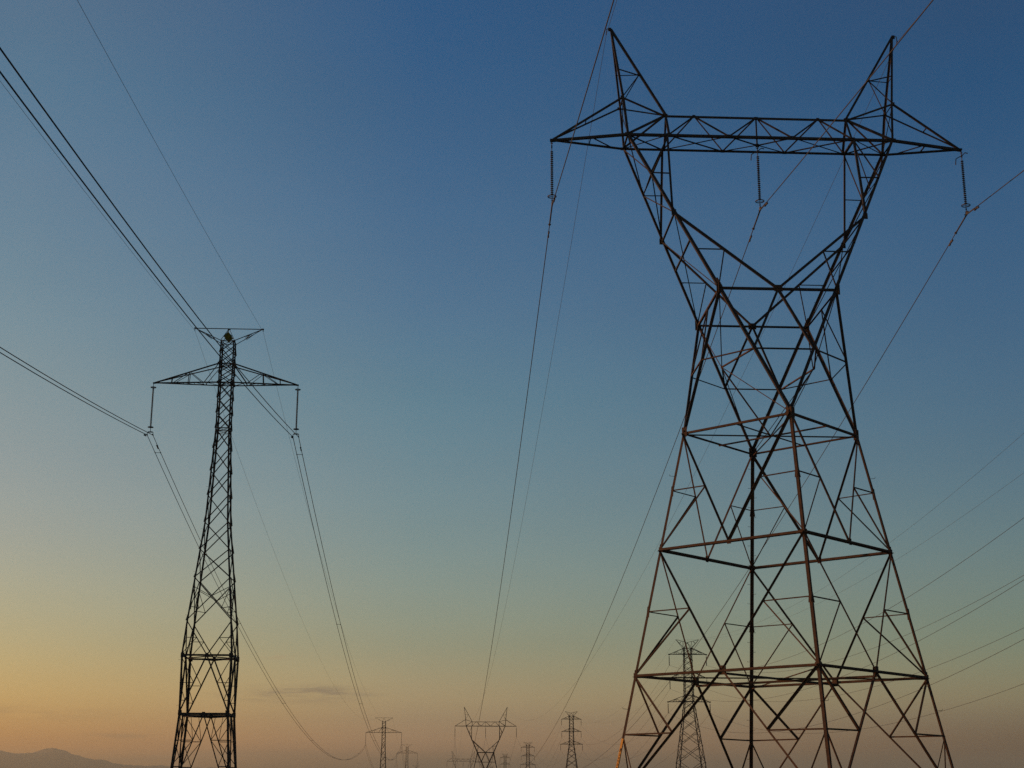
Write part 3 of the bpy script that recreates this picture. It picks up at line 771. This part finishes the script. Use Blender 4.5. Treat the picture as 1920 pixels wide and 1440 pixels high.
def rod_string(label, loc):
    T = thing('insulator_string', label, 'insulator', loc, 'long rod insulators of the two arm pylons')
    m = MB(); m.bar((0, 0, 0), (0, 0, -.55), .03, 6); m.build('hook', DARK, T)
    pr = []
    for i in range(42):
        z = -.50-.0955*i; pr += [(.050, z), (.050, z-.045), (.112, z-.070), (.055, z-.078)]
    m = MB(); m.lathe((0, 0, 0), pr, 10); m.build('shed_stack', RUB, T)
    for z in (-.47, -4.47):
        m = MB(); m.torus((0, 0, z), .25, .036, 22, 6); m.bar((-.24, 0, z), (.24, 0, z), .02, 5); m.build('grading_ring', DARK, T)
    m = MB(); m.bar((0, 0, -4.45), (0, 0, -4.95), .03, 6); m.box((0, 0, -4.95), (1, 0, 0), (0, 0, 1), None, .22, .055, .02)
    for sx in (-1, 1):
        m.bar((sx*.2, 0, -4.93), (sx*.275, 0, -5.0), .03, 5); m.bar((sx*.275, 0, -4.98), (sx*.275, 0, -5.22), .03, 5)
        m.tube([(sx*.275, -.2, -5.20), (sx*.275, 0, -5.26), (sx*.275, .2, -5.20)], .05, 6)
    m.build('yoke', DARK, T)
    return T
IH = {}
for px, py, pz, lab in ((HX, HY, 0, 'black pylon with the yellow marker plate'), (-44.35, 492.3, -16.4, 'larger small T topped pylon'), (-43.3, 909, -14.25, 'smallest T topped pylon with arms')):
    for sx, sd_ in ((-1, 'left'), (1, 'right')):
        loc = (px+sx*7.02, py, 39.98+pz); lb = 'long rod insulator, %s arm of the %s' % (sd_, lab)
        if not IH: IH[0] = rod_string(lb, loc)
        else: o = copy_tree(IH[0]); o.location = loc; o['label'] = lb
DARM = [('upper', 36.9, 5.0), ('middle', 30.73, 4.95), ('lower', 24.46, 5.6)]
m = MB(); m.lathe((0, 0, -2.85), [(.03, 0), (.10, .1), (.10, 2.3), (.03, 2.4), (.03, 2.85)], 6); m.box((0, 0, -2.85), (0, 1, 0), (0, 0, 1), None, .3, .08, .06)
base = None
DN = ['seen through the big pylon', 'left of the big pylon', 'second beyond it', 'third beyond it']
for (px, py, pz), nm_ in zip(DPOS[:4], ('three armed pylon seen through the big pylon', 'three armed pylon clear left of the big pylon', 'middle sized three armed pylon', 'small faint three armed pylon')):
    for an, z, x in DARM:
        for sx, sd_ in ((-1, 'left'), (1, 'right')):
            if base is None: base = o = m.build('insulator_string', DARK)
            else: o = base.copy(); COL.objects.link(o)
            o.location = (px+sx*x, py, z+pz); o['category'] = 'insulator'; o['group'] = 'insulators of the three armed pylons'
            o['label'] = 'insulator under the %s %s arm, %s' % (an, sd_, nm_)

# ================================================================ evening haze
HZ = bpy.data.materials.new('haze'); HZ.use_nodes = True; ht = HZ.node_tree; ht.nodes.clear()
pv = ht.nodes.new('ShaderNodeVolumePrincipled'); pv.inputs['Density'].default_value = 8.5e-5; pv.inputs['Color'].default_value = (.82, .86, .64, 1); pv.inputs['Anisotropy'].default_value = .45
mo = ht.nodes.new('ShaderNodeOutputMaterial'); ht.links.new(pv.outputs[0], mo.inputs['Volume'])
m = MB(); hx, hy0, hy1, hz0, hz1 = 20500, -2800, 19000, -40, 420
m.v = [V(x, y, z) for z in (hz0, hz1) for x, y in ((-hx, hy0), (hx, hy0), (hx, hy1), (-hx, hy1))]
m.f = [(3, 2, 1, 0), (4, 5, 6, 7), (0, 1, 5, 4), (1, 2, 6, 5), (2, 3, 7, 6), (3, 0, 4, 7)]
hb = m.build('haze', HZ); hb['kind'] = 'stuff'; hb['label'] = 'thin evening haze over the plain'; hb['category'] = 'haze'
# ================================================================ wires
def back(x, y0, z0, a, b, dist, n=60):
    """wire from the clamp towards and past the camera: drop = a d - b d^2"""
    return [(x, y0-dist*(i/n), z0-a*(dist*i/n)+b*(dist*i/n)**2) for i in range(n, 0, -1)]
def span(p, q, sag, n=70):
    o = []
    for i in range(n+1):
        t = i/n; o.append((p[0]+(q[0]-p[0])*t, p[1]+(q[1]-p[1])*t, p[2]+(q[2]-p[2])*t-4*sag*t*(1-t)))
    return o
def wire_mesh(pts, r, n=6):
    m = MB(); m.tube(pts, r, n); return m
def damper(m, pts_at, y, side=0):
    p = pts_at(y); a = (pts_at(y+.2)-p).normalized()
    m.box(p-V(0, 0, .06), a, (0, 0, 1), None, .05, .10, .045); q = p-V(0, 0, .13)
    m.bar(q-a*.32, q+a*.32, .018, 5)
    for s_ in (-1, 1): m.bar(q+a*(s_*.18), q+a*(s_*.40), .068, 8)
def at(pts):
    def f(y):
        for p, q in zip(pts, pts[1:]):
            if p[1] <= y <= q[1]: return lerp(p, q, (y-p[1])/(q[1]-p[1]))
        return Vector(pts[0] if y < pts[0][1] else pts[-1])
    return f
for nm_, x, x2, x3 in (('left', -15.47, -14.47, -13.8), ('middle', 0.0, 1.0, 1.7), ('right', 15.57, 16.57, 17.3)):
    T = thing('conductor', 'bronze lit conductor through the %s clamp of the big pylon' % nm_, 'cable', (x, 0, 43.15), 'conductors of the big pylon line')
    off = V(x, 0, 43.15)
    pts = back(x, 0, 43.15, {'left': .146, 'middle': .1325, 'right': .114}[nm_], .00018, 330) + span((x, 0, 43.15), (x2, 658, 27.85), 28.6, 110)
    pts2 = span((x2, 658, 27.85), (x3, 1340, 23.5), 28, 50)
    full = [V(*p)-off for p in pts+pts2[1:]]
    wire_mesh(full, .033, 6).build('wire', CABLE, T)
    f = at(full); m = MB(); m.tube([f(-1.6+.25*i) for i in range(17)], .056, 7); m.build('armour_rods', CABLE, T)
    m = MB(); m.lathe(f(2.55)-V(0, 0, .06), [(.05, -.03), (.12, .06), (.05, .15)], 8); m.build('collar', FIT, T)
    for yy in (-1.95, 3.7):
        m = MB(); damper(m, f, yy)
        m.build('vibration_damper', FIT, T)
for nm_, x, x2, x3 in (('left', -11.25, -9.95, -9.25), ('right', 11.25, 11.95, 12.65)):
    pts = back(x, 0, 57.25, .140, .00012, 330) + span((x, 0, 57.25), (x2, 658, 42.4), 23.4, 110) + span((x2, 658, 42.4), (x3, 1340, 38), 22, 50)[1:]
    o = wire_mesh(pts, .016, 5).build('earth_wire', CABLE, None, org=(x, 0, 57.25)); o['label'] = 'thin earth wire running over the %s horn of the big pylon' % nm_; o['category'] = 'cable'; o['group'] = 'earth wires of the big pylon line'
for nm_, sx in (('left', -1), ('right', 1)):
    xc, z0 = HX+sx*7.02, 34.72
    T = thing('conductor_pair', 'pair of black conductors held under the %s arm of the black marker pylon' % nm_, 'cable', (xc, HY, z0), 'paired conductors of the left line')
    off = V(xc, HY, z0); g_ = None
    for ss in (-1, 1):
        x = xc+ss*.275; x2 = -44.35+sx*7.02+ss*.275; x3 = -43.3+sx*7.02+ss*.275; x4 = -42.9+sx*7.02+ss*.275
        pts = back(x, HY, z0, .1392, .000283, 400) + span((x, HY, z0), (x2, 492.3, 18.32), 15.2, 110) + span((x2, 492.3, 18.32), (x3, 909, 20.5), 13.5, 40)[1:] + span((x3, 909, 20.5), (x4, 1330, 13.5), 13.5, 40)[1:]
        full = [V(*p)-off for p in pts]; wire_mesh(full, .032, 6).build('wire', DCABLE, T)
        f = at(full); m = MB(); damper(m, f, -1.0 if ss < 0 else 2.6); m.build('vibration_damper', DARK, T)
        if ss < 0: g_ = f
    m = None
    for yy in (4.4, 70, 136.5, 201, 273, 340, 405):
        if m is None:
            k = MB(); k.bar((0, 0, 0), (.55, 0, 0), .024, 6); k.box((0, 0, 0), (0, 1, 0), (0, 0, 1), None, .09, .05, .035); k.box((.55, 0, 0), (0, 1, 0), (0, 0, 1), None, .09, .05, .035)
            m = o = k.build('spacer', DCABLE, T)
        else: o = m.copy(); COL.objects.link(o); o.parent = T
        o.location = g_(yy)
    x = HX+sx*3.35
    pts = back(x, HY, 45.4, .106, .00015, 400) + span((x, HY, 45.4), (x+.2, 492.3, 29.0), 12.3, 90) + span((x+.2, 492.3, 29.0), (x+1.2, 909, 31.2), 10.5, 30)[1:]
    o = wire_mesh(pts, .0115, 5).build('earth_wire', DCABLE, None, org=(x, HY, 45.4)); o['label'] = 'hair thin earth wire on the %s horn tip of the black marker pylon' % nm_; o['category'] = 'cable'; o['group'] = 'earth wires of the left line'
DWIRE = [('earth wire on the left horn', -3.1, 40.8, (.1097, .00043), 12.5), ('earth wire on the right horn', 3.1, 40.8, (.0915, .00036), 12.5)]
for an, z, x in DARM:
    for sx, sd_ in ((-1, 'left'), (1, 'right')): DWIRE.append(('conductor on the %s %s arm' % (an, sd_), sx*x, z-2.85, (.138, .00049), 14.6))
for lab, dx, z, (a, b), sag in DWIRE:
    P0 = [(px+dx, py, z+pz) for px, py, pz in DPOS]
    pts = back(P0[0][0], 294, z, a, b, 285)
    for p, q in zip(P0, P0[1:]): pts += span(p, q, sag, 44)[(1 if p != P0[0] else 0):]
    ew = lab.startswith('earth')
    o = wire_mesh(pts, .014 if ew else .026, 5).build('earth_wire' if ew else 'conductor', CABLE, None, org=(P0[0][0], 294, z))
    o['label'] = 'thin ' + lab + ' of the three armed pylons'; o['category'] = 'cable'; o['group'] = 'wires of the three armed pylon line'
